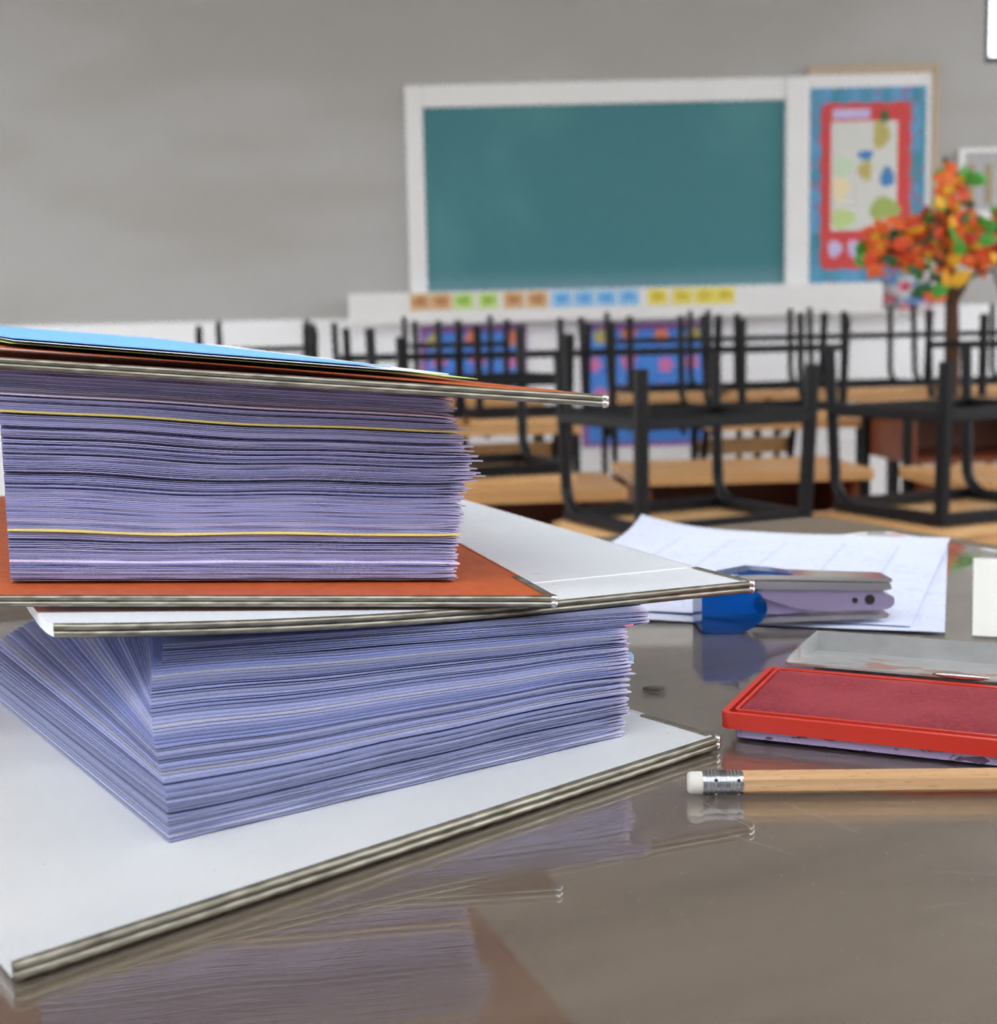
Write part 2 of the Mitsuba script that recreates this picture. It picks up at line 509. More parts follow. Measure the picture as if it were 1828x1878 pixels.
pic = thing('framed_picture', 'grey framed picture with tan strips on the far wall by the paper tree', 'picture')
part(pic, 'frame', upright(extr(sbox(2.13, 1.40, 2.62, 1.72).difference(sbox(2.155, 1.44, 2.595, 1.70)), 0, .03), YW), 'm_white')
part(pic, 'picture', bx(2.155, 2.595, YW - .012, YW, 1.44, 1.70), 'm_picture')
for cx in (2.19, 2.27, 2.35, 2.43, 2.51):
    part(pic, 'strip', bx(cx - .014, cx + .014, YW - .016, YW - .012, 1.47, 1.65), 'c_sand')

# crumpled bag on the ledge end
bag = trimesh.creation.icosphere(subdivisions=4, radius=1.0)
v = bag.vertices * [.125, .055, .085]
v = v + bag.vertices * (meshkit.fbm(bag.vertices * 3.1, 3, 5)[:, None] - .5) * .09
bag.vertices = v + [1.885, YW - .125, 0]
bag.vertices[:, 2] = np.maximum(bag.vertices[:, 2], -.07) + 1.0705
k = thing('plastic_bag', 'crumpled patterned plastic bag at the right end of the white ledge', 'bag')
scene[k] = mikit.ply(bag, 'm_bag', smooth=40)

# ------------------------------------------------------------------ paper tree
tree = thing('paper_tree', 'artificial tree with orange, yellow and green paper leaves', 'tree')
TY = 4.6
trunk = [(1.578, TY, 0.0), (1.575, TY, .4), (1.577, TY, .83), (1.572, TY, 1.02), (1.566, TY, 1.16), (1.556, TY, 1.30), (1.55, TY, 1.40)]
part(tree, 'trunk', tube(trunk, [.03, .028, .026, .022, .016, .010, .005], 10), 'm_bark', smooth=True)
br = [[(1.568, TY, 1.10), (1.48, TY - .02, 1.16), (1.38, TY - .03, 1.18), (1.28, TY, 1.16)], [(1.566, TY, 1.14), (1.66, TY + .02, 1.20), (1.76, TY + .04, 1.24), (1.9, TY, 1.26)],
      [(1.57, TY, 1.05), (1.52, TY + .03, 1.08), (1.47, TY + .04, 1.04)], [(1.574, TY, .98), (1.62, TY - .03, 1.08), (1.70, TY - .04, 1.10), (1.735, TY - .04, .98)],
      [(1.562, TY, 1.2), (1.50, TY - .05, 1.27), (1.45, TY - .04, 1.28)], [(1.56, TY, 1.22), (1.62, TY + .05, 1.29), (1.66, TY + .04, 1.33)]]
for b in br:
    part(tree, 'branch', tube(b, np.linspace(.012, .005, len(b)), 7), 'm_bark', smooth=True)


def leaf_mesh():
    s = np.linspace(0, 1, 7)
    wd = .5 * np.sin(math.pi * s ** .8) * .62
    zc = .10 * np.sin(math.pi * s)
    rows = [np.stack([s, wd, zc - .10 * wd], 1), np.stack([s, 0 * s, zc], 1), np.stack([s, -wd, zc - .10 * wd], 1)]
    x = np.stack([r[:, 0] for r in rows])
    y = np.stack([r[:, 1] for r in rows])
    z = np.stack([r[:, 2] for r in rows])
    y[:, 0] = [.02, 0, -.02]
    y[:, -1] = [.01, 0, -.01]
    return grid_slab(x, y, z + .012, z)


leaf = leaf_mesh()
leaf_d = {c: mikit.ply(leaf, 'c_' + c, smooth=False) for c in ('orange', 'red_orange', 'yellow', 'green', 'dark_green', 'red')}
r = np.random.default_rng(11)


def put_leaf(p, size, c):
    ax = r.normal(size=3)
    ax[2] -= .25
    ax /= np.linalg.norm(ax)
    ref = np.array([r.normal() * .4, -1.0, r.normal() * .4])
    bvec = np.cross(ref, ax)
    m = frame2(ax, bvec, p)
    m[:3, :3] *= size
    part(tree, 'leaf', leaf_d[c], None, tw=T(m.tolist()))


for (cx, cz, rx, rz, n) in ((1.36, 1.19, .12, .085, 58), (1.47, 1.12, .09, .05, 22), (1.55, 1.27, .11, .10, 50), (1.565, 1.39, .055, .07, 30), (1.63, 1.18, .09, .08, 34), (1.78, 1.22, .12, .12, 58), (1.52, 1.19, .1, .06, 20)):
    for i in range(n):
        q = r.normal(size=3)
        q = q / np.linalg.norm(q) * r.uniform(.2, 1) ** .6
        p = np.array([cx + q[0] * rx, TY + q[1] * .09, cz + q[2] * rz])
        put_leaf(p, r.uniform(.055, .085), str(r.choice(['orange', 'red_orange', 'yellow', 'green', 'dark_green', 'red'], p=[.2, .14, .24, .2, .16, .06])))
for (x, z, c) in ((1.485, 1.03, 'green'), (1.50, 1.02, 'green'), (1.545, 1.05, 'yellow'), (1.54, 1.01, 'orange'), (1.53, 1.04, 'yellow'), (1.49, 1.05, 'dark_green')):
    put_leaf(np.array([x, TY - .05, z]), .085, c)

# ------------------------------------------------------------------ school desks with upturned chairs
SQ = .0215


def bar(p, q, wd=SQ):
    """Square tube from p to q."""
    p, q = np.array(p, float), np.array(q, float)
    L = np.linalg.norm(q - p)
    d = (q - p) / L
    ref = np.array([0, 0, 1.0]) if abs(d[2]) < .9 else np.array([1.0, 0, 0])
    m = frame2(d, np.cross(ref, d), p)
    return moved(bx(0, L, -wd / 2, wd / 2, -wd / 2, wd / 2, wd * .14), m)


CW, CD, CH = .34, .28, .305      # leg spacing and height of an upturned chair, resting on z = 0
hw, hd = CW / 2, CD / 2
chair = []
seat = extr(rrect(-hw - .02, hw + .02, -hd - .03, hd + .02, .03), .0005, .016)
chair.append(('seat', mikit.ply(seat, 'm_seat', smooth=30)))
ring = cat(bar((-hw, -hd, .029), (hw, -hd, .029)), bar((-hw, hd, .029), (hw, hd, .029)), bar((-hw, -hd, .029), (-hw, hd, .029)), bar((hw, -hd, .029), (hw, hd, .029)))
chair.append(('seat_frame', mikit.ply(ring, 'm_black')))
for sx in (-1, 1):
    chair.append(('leg', mikit.ply(bar((sx * hw, -hd, .018), (sx * (hw + .006), -hd - .012, CH)), 'm_black')))
    a = np.linspace(0, math.pi / 2, 7)
    bend = [(sx * (hw + .004), hd + .018, CH + .022), (sx * hw, hd + .004, .085)] + [(sx * hw, hd + .004 - .055 * (1 - math.cos(t)) , .085 - .055 * math.sin(t)) for t in a[1:]]
    chair.append(('leg', mikit.ply(tube(bend, SQ * .52, 10), 'm_black', smooth=40)))
    chair.append(('stretcher', mikit.ply(bar((sx * (hw + .003), -hd - .007, .212), (sx * (hw + .003), hd + .012, .212)), 'm_black')))
for sy in (-1, 1):
    chair.append(('stretcher', mikit.ply(bar((-hw, sy * (hd + .009), .212), (hw, sy * (hd + .009), .212)), 'm_black')))


for sx in (-1, 1):
    chair.append(('back_post', mikit.ply(bar((sx * (hw - .012), hd + .012, .026), (sx * (hw - .012), hd + .062, -.17)), 'm_black')))
chair.append(('backrest', mikit.ply(moved(extr(rrect(-hw - .005, hw + .005, -.142, -.088, .018), 0, .012), np.array([[1, 0, 0, 0], [0, -.25, -.97, hd + .043 - .0], [0, .97, -.25, 0], [0, 0, 0, 1.0]])), 'm_back', smooth=30)))


def put_chair(p2, yaw, z, s, label, group, back=True):
    """p2: world x, y of the near leg; the front left one of the upturned chair's local frame."""
    c, sn = math.cos(yaw), math.sin(yaw)
    m = np.eye(4)
    rot = np.array([[c, -sn, 0], [sn, c, 0], [0, 0, 1.0]])
    m[:3, :3] = rot * s
    loc = rot @ (np.array([hw, hd, 0]) * s)
    m[:3, 3] = [p2[0] + loc[0], p2[1] + loc[1], z + .0005]
    k = thing('chair', label, 'chair', group)
    for nm, d in chair:
        if not back and nm.startswith('back'):
            continue
        part(k, nm, d, None, tw=T(m.tolist()))
    return m


DW, DD = .58, .40
desk_parts = []


def desk_dicts(h):
    DW = .50 if h < .55 else .58
    o = [('top', mikit.ply(extr(rrect(-DW / 2, DW / 2, -DD / 2, DD / 2, .02), h - .024, h), 'm_desk', smooth=30))]
    if .6 < h < .69:
        for sx in (-1, 1):
            for sy in (-1, 1):
                o.append(('leg', mikit.ply(bar((sx * (DW / 2 - .018), sy * (DD / 2 - .03), 0), (sx * (DW / 2 - .018), sy * (DD / 2 - .03), h - .0245), .022), 'm_black')))
        o.append(('rail', mikit.ply(bar((-DW / 2 + .03, DD / 2 - .03, h - .036), (DW / 2 - .03, DD / 2 - .03, h - .036), .02), 'm_black')))
        o.append(('rail', mikit.ply(bar((-DW / 2 + .03, -DD / 2 + .03, .12), (DW / 2 - .03, -DD / 2 + .03, .12), .02), 'm_black')))
        return o
    o.append(('side_panel', mikit.ply(bx(-DW / 2 + .03, -DW / 2 + .045, -DD / 2 + .03, DD / 2 - .03, h - .16, h - .0245), 'm_brown')))
    o.append(('side_panel', mikit.ply(bx(DW / 2 - .045, DW / 2 - .03, -DD / 2 + .03, DD / 2 - .03, h - .16, h - .0245), 'm_brown')))
    o.append(('shelf', mikit.ply(bx(-DW / 2 + .0455, DW / 2 - .0455, -DD / 2 + .03, DD / 2 - .03, h - .16, h - .145), 'm_brown')))
    o.append(('back_panel', mikit.ply(bx(-DW / 2 + .0455, DW / 2 - .0455, DD / 2 - .045, DD / 2 - .03, h - .144, h - .0245), 'm_brown')))
    for sx in (-1, 1):
        for sy in (-1, 1):
            o.append(('leg', mikit.ply(bar((sx * (DW / 2 - .018), sy * (DD / 2 - .03), 0), (sx * (DW / 2 - .018), sy * (DD / 2 - .03), h - .0245), .022), 'm_black')))
        o.append(('foot_rail', mikit.ply(bar((sx * (DW / 2 - .018), -DD / 2 + .042, .10), (sx * (DW / 2 - .018), DD / 2 - .042, .10), .02), 'm_black')))
    return o


DESK = {h: desk_dicts(h) for h in (.533, .57, .64, .67, .70)}


def put_desk(x, y, yaw, h, label, group):
    k = thing('school_desk', label, 'desk', group)
    c, sn = math.cos(yaw), math.sin(yaw)
    m = np.array([[c, -sn, 0, x], [sn, c, 0, y], [0, 0, 1, 0], [0, 0, 0, 1.0]])
    for nm, d in DESK[h]:
        part(k, nm, d, None, tw=T(m.tolist()))


def centre(p2, yaw, s):
    c, sn = math.cos(yaw), math.sin(yaw)
    return p2[0] + (c * hw - sn * hd) * s, p2[1] + (sn * hw + c * hd) * s


near = [((.245, 2.25), .415, .533, 1.0, 'black framed chair upturned on the nearest desk behind the stack of papers and stapler'),
        ((.775, 2.30), .44, .533, 1.0, 'black framed chair upturned on the nearest desk at the right edge'),
        ((-.20, 2.92), .30, .57, 1.1, 'black framed chair upturned on a low desk behind the tall stack of papers')]
dl = ['tan wooden desk directly beyond the far corner of the teacher table', 'tan wooden desk nearest the right edge under an upturned chair', None]
for (p2, yaw, z, s, lab), d in zip(near, dl):
    put_chair(p2, yaw, z, s, lab, None, z > .55)
    if d:
        cx, cy = centre(p2, yaw, s)
        put_desk(cx + .05, cy + .04, yaw * .6, .533, d, None)
ORD = ['first', 'second', 'third', 'fourth', 'fifth', 'sixth', 'seventh', 'eighth']
g1 = 'upturned chairs on the middle row of desks'
for i, (x, yw) in enumerate([(-.90, .22), (-.45, .24), (-.05, .22), (.36, .24), (.76, .24), (1.50, .25)]):
    put_chair((x, 4.10), yw, .64, 1.0, f'{ORD[i]} from the left of the black chairs upturned on the middle row of desks', g1, i != 3)
for i, x in enumerate([-.66, -.04, .92, 1.74]):
    put_desk(x, 4.14, .04, .64, f'{ORD[i]} from the left of the tan desks of the middle row', 'desks of the middle row')
g2 = 'upturned chairs on the far row of desks'
for i, x in enumerate([-1.05, -.30, .52, .93, 1.34, 1.76]):
    put_chair((x, 5.12), .2, .67, 1.02, f'{ORD[i]} from the left of the black chairs upturned on the far row by the wall', g2)
for i, x in enumerate([-.83, -.21, .61, 1.22, 1.84]):
    put_desk(x + .1, 5.16, .03, .67, f'{ORD[i]} from the left of the tan desks of the far row by the wall', 'desks of the far row')
put_desk(1.36, 3.72, .05, .70, 'taller tan desk with a dark brown shelf behind the low desks at right', None)
for i, (x, y) in enumerate([(-.68, 3.3), (-.02, 3.02), (.60, 3.32), (1.27, 3.02)]):
    put_desk(x, y, .06, .57, f'{ORD[i]} from the left of the low tan desks between the rows', 'low desks between the rows')
ball = trimesh.creation.icosphere(subdivisions=3, radius=.03)
ball.vertices *= 1 + .04 * (meshkit.noise(ball.vertices * 60)[:, None] - .5)
ball.apply_translation([.62, 3.2, .57 - .145 + .031])
k = thing('ball', 'small green ball inside the open shelf of a low desk', 'ball')
scene[k] = mikit.ply(ball, 'm_green_ball', smooth=True)

# ------------------------------------------------------------------ teacher's table
tb = thing('table', 'large dark brown table with a glossy glass sheet on top', 'table')
tu, tv = np.array([-.902, -.432]), np.array([.432, -.902])
TC = np.array([.2440, 1.0030])
TM = frame2([tv[0], tv[1], 0], [-tv[1] * 1.0, tv[0], 0], [TC[0], TC[1], TT])   # x along the right edge, y to the other side
# local frame: x = tv, y = rot90(tv) = (.902, .432) = -tu, so the table lies at y < 0
TL, TW_ = 1.10, 1.55
GT = .0035
top = extr(rrect(0, TL, -TW_, 0, .02), -.032, -GT - .0003)
sink = rrect(.087, TL - .021, -TW_ + .021, -.016, .013)
lip = rrect(0, TL, -TW_, 0, .02).difference(sink)
part(tb, 'edging', moved(extr(lip, -GT - .00025, -.0004), TM), 'm_table_edge', label='brown wooden edging round the glass')
part(tb, 'top', moved(top, TM), 'm_table', smooth=30)
part(tb, 'glass_sheet', moved(extr(rrect(.088, TL - .022, -TW_ + .022, -.017, .012), -GT, 0), TM), 'm_glass', label='clear glass sheet')
for (x, y) in ((.05, -.05), (TL - .05, -.05), (.05, -TW_ + .05), (TL - .05, -TW_ + .05)):
    part(tb, 'leg', moved(bx(x - .03, x + .03, y - .03, y + .03, -TT, -.032, .004), TM), 'm_table')
part(tb, 'apron', moved(bx(.03, .05, -TW_ + .081, -.081, -.13, -.0325), TM), 'm_table')
part(tb, 'apron', moved(bx(TL - .05, TL - .03, -TW_ + .081, -.081, -.13, -.0325), TM), 'm_table')
part(tb, 'apron', moved(bx(.081, TL - .081, -.05, -.03, -.13, -.0325), TM), 'm_table')
part(tb, 'apron', moved(bx(.081, TL - .081, -TW_ + .03, -TW_ + .05, -.13, -.0325), TM), 'm_table')


# ------------------------------------------------------------------ stacked ledgers
def unit2(a):
    a = np.array(a, float)
    return a / np.linalg.norm(a)


class Plate:
    """A leaf or board: corner C at its near right corner, a runs along the near edge to the left, b to the back; z(s, t) in metres."""

    def __init__(self, C, a, b, zf):
        self.C, self.a, self.b, self.zf = np.array(C, float), unit2(a), unit2(b), zf

    def xyz(self, s, t, dz=0.0):
        s, t = np.asarray(s, float), np.asarray(t, float)
        return np.stack([self.C[0] + self.a[0] * s + self.b[0] * t, self.C[1] + self.a[1] * s + self.b[1] * t, TT + self.zf(s, t) + dz + 0 * s], -1)

    def board(self, s0, s1, t0, t1, th, ns=24, nt=24):
        s, t = np.meshgrid(np.linspace(s0, s1, ns), np.linspace(t0, t1, nt), indexing='ij')
        p = self.xyz(s, t)
        return grid_slab(p[..., 0], p[..., 1], p[..., 2], p[..., 2] - th)


def ledger_cover(parent, pl, La, Lb, th, m, smooth=25, crease_light=None, binding=True):
    cv = part(parent, 'cover', pl.board(.0008, La, .0008, Lb, th), m, smooth=smooth, label=None)
    s = np.linspace(0, La, 30)
    t = np.linspace(0, Lb, 24)
    R = th * .30
    for dz in (-R * .8, -th + R * .8):
        part(cv, 'edge_bead', tube(pl.xyz(s, 0 * s - .0002, dz), R, 8), 'm_trim', smooth=True)
        q = t * (.034 / Lb)
        part(cv, 'edge_bead', tube(pl.xyz(0 * q - .0002, q, dz), R, 8), 'm_trim', smooth=True)
        q = .0343 + t * ((Lb - .0343) / Lb)
        part(cv, 'side_bead', tube(pl.xyz(0 * q - .0002, q, dz), R, 8), m, smooth=True)
        part(cv, 'corner_cap', moved(trimesh.creation.icosphere(subdivisions=2, radius=R * 1.35), trimesh.transformations.translation_matrix(pl.xyz(0, 0, dz))), 'm_bright_metal', smooth=True)
    if binding:
        s, t = np.meshgrid(np.linspace(.0005, .0028, 3), np.linspace(.002, .034, 12), indexing='ij')
        p = pl.xyz(s, t)
        part(cv, 'corner_binding', grid_slab(p[..., 0], p[..., 1], p[..., 2] + .0005, p[..., 2]), 'm_trim')
    return cv


def sheet_block(parent, name, C, a, b, La, Lb, zb, zt, n, seed, cols, bulge, rag, wav, lo=0.0, hi=1.0, special=(), warp=None):
    """A pile of n loose leaves as one mesh of thin slabs: uneven near edge, torn right edge, each leaf with its own tint."""
    r = np.random.default_rng(seed)
    a, b = unit2(a), unit2(b)
    ns, nt = 22, 9
    out, colr, k0 = [], [], None
    su = np.concatenate([np.linspace(0, .012, 5)[:-1], np.linspace(.012, La, ns - 4)])
    tu_ = np.concatenate([np.linspace(0, .03, 6)[:-1], np.linspace(.03, Lb, nt - 5)])
    ph = r.uniform(0, 6, 4)
    drift = np.cumsum(r.normal(0, .00022, n))
    drift -= np.linspace(drift[0], drift[-1], n)
    drift = np.clip(drift, -.0012, .0012)
    gapn = np.clip(r.normal(.80, .12, n), .45, .98)
    dark = r.random(n) < .15
    gapn[dark] = .34
    singles = []
    C_, a_, b_ = C, a, b
    for i in range(n):
        u = lo + (hi - lo) * (i + .5) / n
        du = (hi - lo) / n
        if warp:
            dC, a = warp(u)
            C, b = C_ + dC, np.array([a[1], -a[0]])
        sp = [x for x in special if x[0] == i]
        jag = np.abs(r.normal(0, rag(u), nt)) * np.where(np.arange(nt) % 2 == 0, 1.0, .35)
        xr = bulge(u) + r.normal(0, .0005)
        off = drift[i] + r.normal(0, .00022) - (.0011 if dark[i] and not sp else 0)
        off = .0011 if sp else off
        S, Tm = np.meshgrid(su, tu_, indexing='ij')
        w = np.exp(-S / .004)
        Sx = S - w * (xr + jag[None, :]) + (1 - w) * 0
        Tx = Tm + np.exp(-Tm / .01) * (-off + .00025 * np.sin(S * 160 + r.uniform(0, 6)))
        X = C[0] + a[0] * Sx + b[0] * Tx
        Y = C[1] + a[1] * Sx + b[1] * Tx
        zz0, zz1 = zb(S, Tm), zt(S, Tm)
        env = np.sin(math.pi * np.clip(u, 0, 1))
        wob = env * wav * (np.sin(S * 48 + ph[0] + 3.1 * u) + .6 * np.sin(S * 95 + ph[1] + 5 * u))
        fl = np.exp(-S / .003) * r.normal(0, .0004)
        zm = zz0 + (zz1 - zz0) * u + wob + fl
        th = (zz1 - zz0) * du * (.98 if sp else gapn[i])
        m = grid_slab(X, Y, TT + zm + th / 2, TT + zm - th / 2)
        c = cols(u, r)
        if sp:
            singles.append((m, sp[0]))
            continue
        out.append(m)
        torn = (.75 * np.exp(-S / .0016)).ravel()          # the torn right edge is raw, paler paper
        torn = np.concatenate([torn, torn])[:, None]
        colr.append(c * (1 - torn) + np.array(lin(205, 196, 222)) * torn)
    k = part(parent, name, cat(*out), 'm_sheets', kind='stuff', color=np.vstack(colr))
    for m, sp in singles:
        part(parent, sp[2], m, sp[1], label=sp[3])
    return k


# --- lower ledger
aL, bL = unit2((-.845, -.535)), unit2((-.535, .845))
lower = thing('ledger', 'thick white-covered ledger of papers at the bottom of the stack', 'ledger')
plb = Plate((.0705, .4265), (-.757, -.653), (-.60, .80), lambda s, t: .0046 + .0 * s)
cvb = ledger_cover(lower, plb, .235, .28, .0042, 'm_grey_cover')
ztop_low = lambda s, t: .0435 + .0 * s + .006 * (1 - np.exp(-s / .06)) * .0


def mikit_smooth(a, b, x):
    t = min(1.0, max(0.0, (x - a) / (b - a)))
    return t * t * (3 - 2 * t)


def lilac(u, r):
    w = r.random()
    c = np.array(lin(172, 166, 208)) * (1 - w) + np.array(lin(146, 150, 206)) * w
    if r.random() < .12:
        c = np.array(lin(205, 196, 222))
    return c * r.uniform(.50, .92)


def bluish(u, r):
    w = r.random()
    c = np.array(lin(160, 166, 206)) * (1 - w) + np.array(lin(138, 148, 202)) * w
    if r.random() < .12:
        c = np.array(lin(196, 198, 222))
    return c * r.uniform(.42, .82)


CL = np.array([.0385, .4275])


def warp_low(u):
    k = mikit_smooth(.25, 1.0, u)
    return np.array([.003, .0185]) * k, unit2(np.array([-.83, -.56]) * (1 - k) + np.array([-.976, -.215]) * k)


sheet_block(lower, 'sheets', CL, aL, bL, .155, .21, lambda s, t: .0049 + 0 * s, lambda s, t: .0435 + 0 * s, 58, 21, bluish,
            lambda u: .0010 + .0022 * math.sin(math.pi * min(1, max(0, u)) * 1.2), lambda u: .0008, .00045, 0.0, .86, warp=warp_low)
sheet_block(lower, 'sheets', CL + np.array([.0075, .0]), aL, bL, .16, .21, lambda s, t: .0049 + 0 * s, lambda s, t: .0435 + 0 * s, 9, 22, bluish, lambda u: .0012, lambda u: .0005, .0001, .865, 1.0, warp=warp_low)
# little tags that stick out of the lower pile
tg = extr(Point(0, 0).buffer(.0028, quad_segs=8), 0, .0003)
part(lower, 'tag', moved(tg, frame2((.75, -.1, .6), (-.3, .5, .6), (.0425, .443, TT + .0275))), 'm_tag', label='pale blue tag')
part(lower, 'tag', moved(extr(sbox(-.004, -.002, .003, .003), 0, .0006), frame2((.9, -.3, .1), (.3, .9, 0), (.0425, .446, TT + .0385))), 'm_pink_paper', label='pink tag')
plt_ = Plate((.0908, .4735), (-.930, -.367), (-.42, .91), lambda s, t: .0478 + .28 * np.maximum(0, s - .07) ** 2 * np.exp(-t / .05) + np.maximum(0, t - .036) * .019)
cvt = ledger_cover(lower, plt_, .24, .29, .0040, 'm_white_cover')

qs = np.linspace(.004, .085, 20)
part(cvt, 'crease_light', tube(plt_.xyz(qs, .036 - .03 * qs, .00003), .00032, 6), 'm_bright_white', smooth=True, label='white line put in as the light along a pressed fold')  # raised white thread stands in for light catching the fold

# --- upper ledger
aU, bU = unit2((-.985, -.055)), unit2((-.30, .954))
upper = thing('ledger', 'tall ledger of lilac papers with orange-lined covers, on top of the stack', 'ledger')
plo = Plate((.0176, .4320), (-.995, -.03), (-.31, .95), lambda s, t: .0520 + .030 * s + .024 * t)
cvo = ledger_cover(upper, plo, .21, .26, .0036, 'm_orange')
CU = np.array([-.0165, .4530])
zbU = lambda s, t: .0524 + .030 * (s + .035) + .024 * (t + .02)
ztU = lambda s, t: .1186 + .085 * s + .0155 * t


def bulgeU(u):
    return .0005 + .0058 * math.exp(-((u - .60) / .22) ** 2) + .0015 * math.exp(-((u - .3) / .1) ** 2)


sheet_block(upper, 'sheets', CU, aU, bU, .15, .19, zbU, ztU, 112, 31, lilac, bulgeU, lambda u: .0006 + .0022 * math.exp(-((u - .62) / .2) ** 2), .00055,
            special=((27, 'm_yellow_paper', 'yellow_sheet', 'yellow sheet'), (89, 'm_yellow_paper', 'yellow_sheet', 'yellow sheet'), (11, 'm_lilac_paper', 'loose_sheet', 'pale loose sheet'), (98, 'm_lilac_paper', 'loose_sheet', None)))
pltop = Plate((.0352, .4300), (-.995, .02), (-.34, .94), lambda s, t: .1178 + .085 * s - .0035 * np.exp(-((s - .05) / .03) ** 2) * 0 + .0155 * t)
cvu = ledger_cover(upper, pltop, .215, .26, .0034, 'm_orange', binding=False)
# loose papers on top of the upper cover


def loose(pl, s0, s1, t0, t1, dz, lift, m, name, label, catg, sk=0.0):
    s, t = np.meshgrid(np.linspace(s0, s1, 20), np.linspace(t0, t1, 14), indexing='ij')
    p = pl.xyz(s + sk * t, t, dz + .014 * np.maximum(0, s + sk * t - .026) + .022 * t)
    k = thing(name, label, catg)
    scene[k] = mikit.ply(grid_slab(p[..., 0], p[..., 1], p[..., 2] + .0003, p[..., 2]), m, smooth=30)


loose(pltop, .028, .20, .006, .22, .0006, .0045, 'm_orange', 'orange_folder', 'thin orange folder lying on the topmost ledger cover', 'folder', .25)
loose(pltop, .036, .19, .008, .20, .0022, .0045, 'm_green_paper', 'green_sheet', 'pale green sheet on top of the orange folder', 'sheet', .3)
loose(pltop, .048, .19, .004, .19, .0032, .0060, 'm_paper', 'white_sheet', 'white sheet lying under the blue sheet on the topmost ledger', 'sheet', .25)
loose(pltop, .066, .19, .005, .20, .0040, .0070, 'm_blue_paper', 'blue_sheet', 'bright blue sheet uppermost on the stack of ledgers', 'sheet', .3)

# ------------------------------------------------------------------ papers by the stapler


def form_col(p, n, uv):
    u_, v_ = uv.x * 210, uv.y * 290
    l1 = smoothstep(.55, .25, dr.abs(u_ - 28.0)) + smoothstep(.55, .25, dr.abs(u_ - 62.0)) + smoothstep(.55, .25, dr.abs(u_ - 100.0)) + smoothstep(.55, .25, dr.abs(u_ - 135.0)) + smoothstep(.55, .25, dr.abs(u_ - 170.0))
    ins = smoothstep(40, 41, v_) * smoothstep(275, 274, v_)
    rows = smoothstep(.62, .8, dr.abs(v_ / 9 - dr.floor(v_ / 9) - .5) * 2 - .15) * .35
    txt = smoothstep(.60, .7, noise(u_ * .5, v_ * .7)) * smoothstep(.5, .6, noise(u_ * .06, v_ * .25 + 4))
    k_ = dr.clip((l1 + rows * .4 + txt * .4) * ins, 0, 1)
    return mix(lin(196, 203, 222), lin(118, 134, 184), k_ * .6)


mat('m_form', proc(form_col), .8)


def paper_sheet(C, a, w_, h_, z0, m, label, curl=0.0, seed=0):
    a = unit2(a)
    b = np.array([-a[1], a[0]])
    s, t = np.meshgrid(np.linspace(0, w_, 26), np.linspace(0, h_, 30), indexing='ij')
    z = TT + z0 + .0010 * meshkit.noise(np.stack([s * 20, t * 12, 0 * s + seed], -1)) + curl * np.exp(-((w_ - s) + t) / .03)
    X, Y = C[0] + a[0] * s + b[0] * t, C[1] + a[1] * s + b[1] * t
    k = thing('paper_sheet', label, 'paper')
    msh = grid_slab(X, Y, z + .00012, z)
    uv = np.tile(np.stack([s / w_, t / h_], -1).reshape(-1, 2), (2, 1))
    scene[k] = mikit.ply(msh, m, smooth=False, uv=uv)


paper_sheet((.2940, .8590), (-.945, .325), .210, .287, .0003, 'm_form', 'white printed form lowest under the stapler on the table', 0, 1)
paper_sheet((.2954, .8582), (-.925, .38), .209, .281, .0017, 'm_form', 'white printed form lying topmost under the stapler', .010, 2)
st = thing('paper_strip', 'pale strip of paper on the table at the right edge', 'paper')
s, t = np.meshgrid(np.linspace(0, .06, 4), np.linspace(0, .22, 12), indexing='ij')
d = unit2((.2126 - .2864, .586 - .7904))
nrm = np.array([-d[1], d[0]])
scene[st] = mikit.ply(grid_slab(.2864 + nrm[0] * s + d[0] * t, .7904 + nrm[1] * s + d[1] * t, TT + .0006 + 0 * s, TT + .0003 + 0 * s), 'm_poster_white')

# ------------------------------------------------------------------ stapler
stp = thing('stapler', 'small steel stapler with a translucent blue cap on the white papers', 'stapler')
SM = frame2((1, .028, 0), (-.028, 1, 0), (.0928, .6035, TT + .0032))


def side_poly(pts):
    return Polygon(pts)


def along_y(poly, y0, y1):
    """Polygon in local x, z, thickness along local y."""
    m = np.array([[1, 0, 0, 0], [0, 0, -1, y1], [0, 1, 0, 0], [0, 0, 0, 1.0]])
    return moved(extr(poly, 0, y1 - y0), m)


def smooth_poly(pts, n=6):
    p = np.array(pts, float)
    for _ in range(2):
        q = np.roll(p, -1, 0)
        p = np.stack([.75 * p + .25 * q, .25 * p + .75 * q], 1).reshape(-1, 2)
    return Polygon(p)


base = Polygon([(.020, .0005), (.087, .0012), (.0885, .003), (.060, .0032), (.040, .0026), (.020, .0022)])
part(stp, 'base_plate', moved(along_y(base, 0, .020), SM), 'm_steel')
body = smooth_poly([(.026, .0170), (.085, .0150), (.0865, .012), (.0905, .0115), (.0915, .009), (.0905, .0062), (.0865, .0045), (.070, .0055), (.060, .0048), (.048, .0060), (.036, .0095), (.027, .013)])
part(stp, 'body', moved(along_y(body, .002, .018), SM), 'm_violet_steel')
shade = smooth_poly([(.026, .0128), (.036, .0088), (.048, .0055), (.058, .0040), (.026, .0028)])
part(stp, 'staple_guide', moved(along_y(shade, .006, .014), SM), 'm_violet_steel')
chan = Polygon([(.022, .0205), (.0885, .0178), (.0895, .0150), (.086, .0142), (.060, .0152), (.040, .0160), (.022, .0166)])
part(stp, 'magazine', moved(along_y(chan, .0005, .0195), SM), 'm_steel')
topa = Polygon([(.018, .0232), (.030, .0232), (.0895, .0196), (.0895, .0180), (.030, .0210), (.018, .0208)])
part(stp, 'top_arm', moved(along_y(topa, .001, .019), SM), 'm_bright_metal')
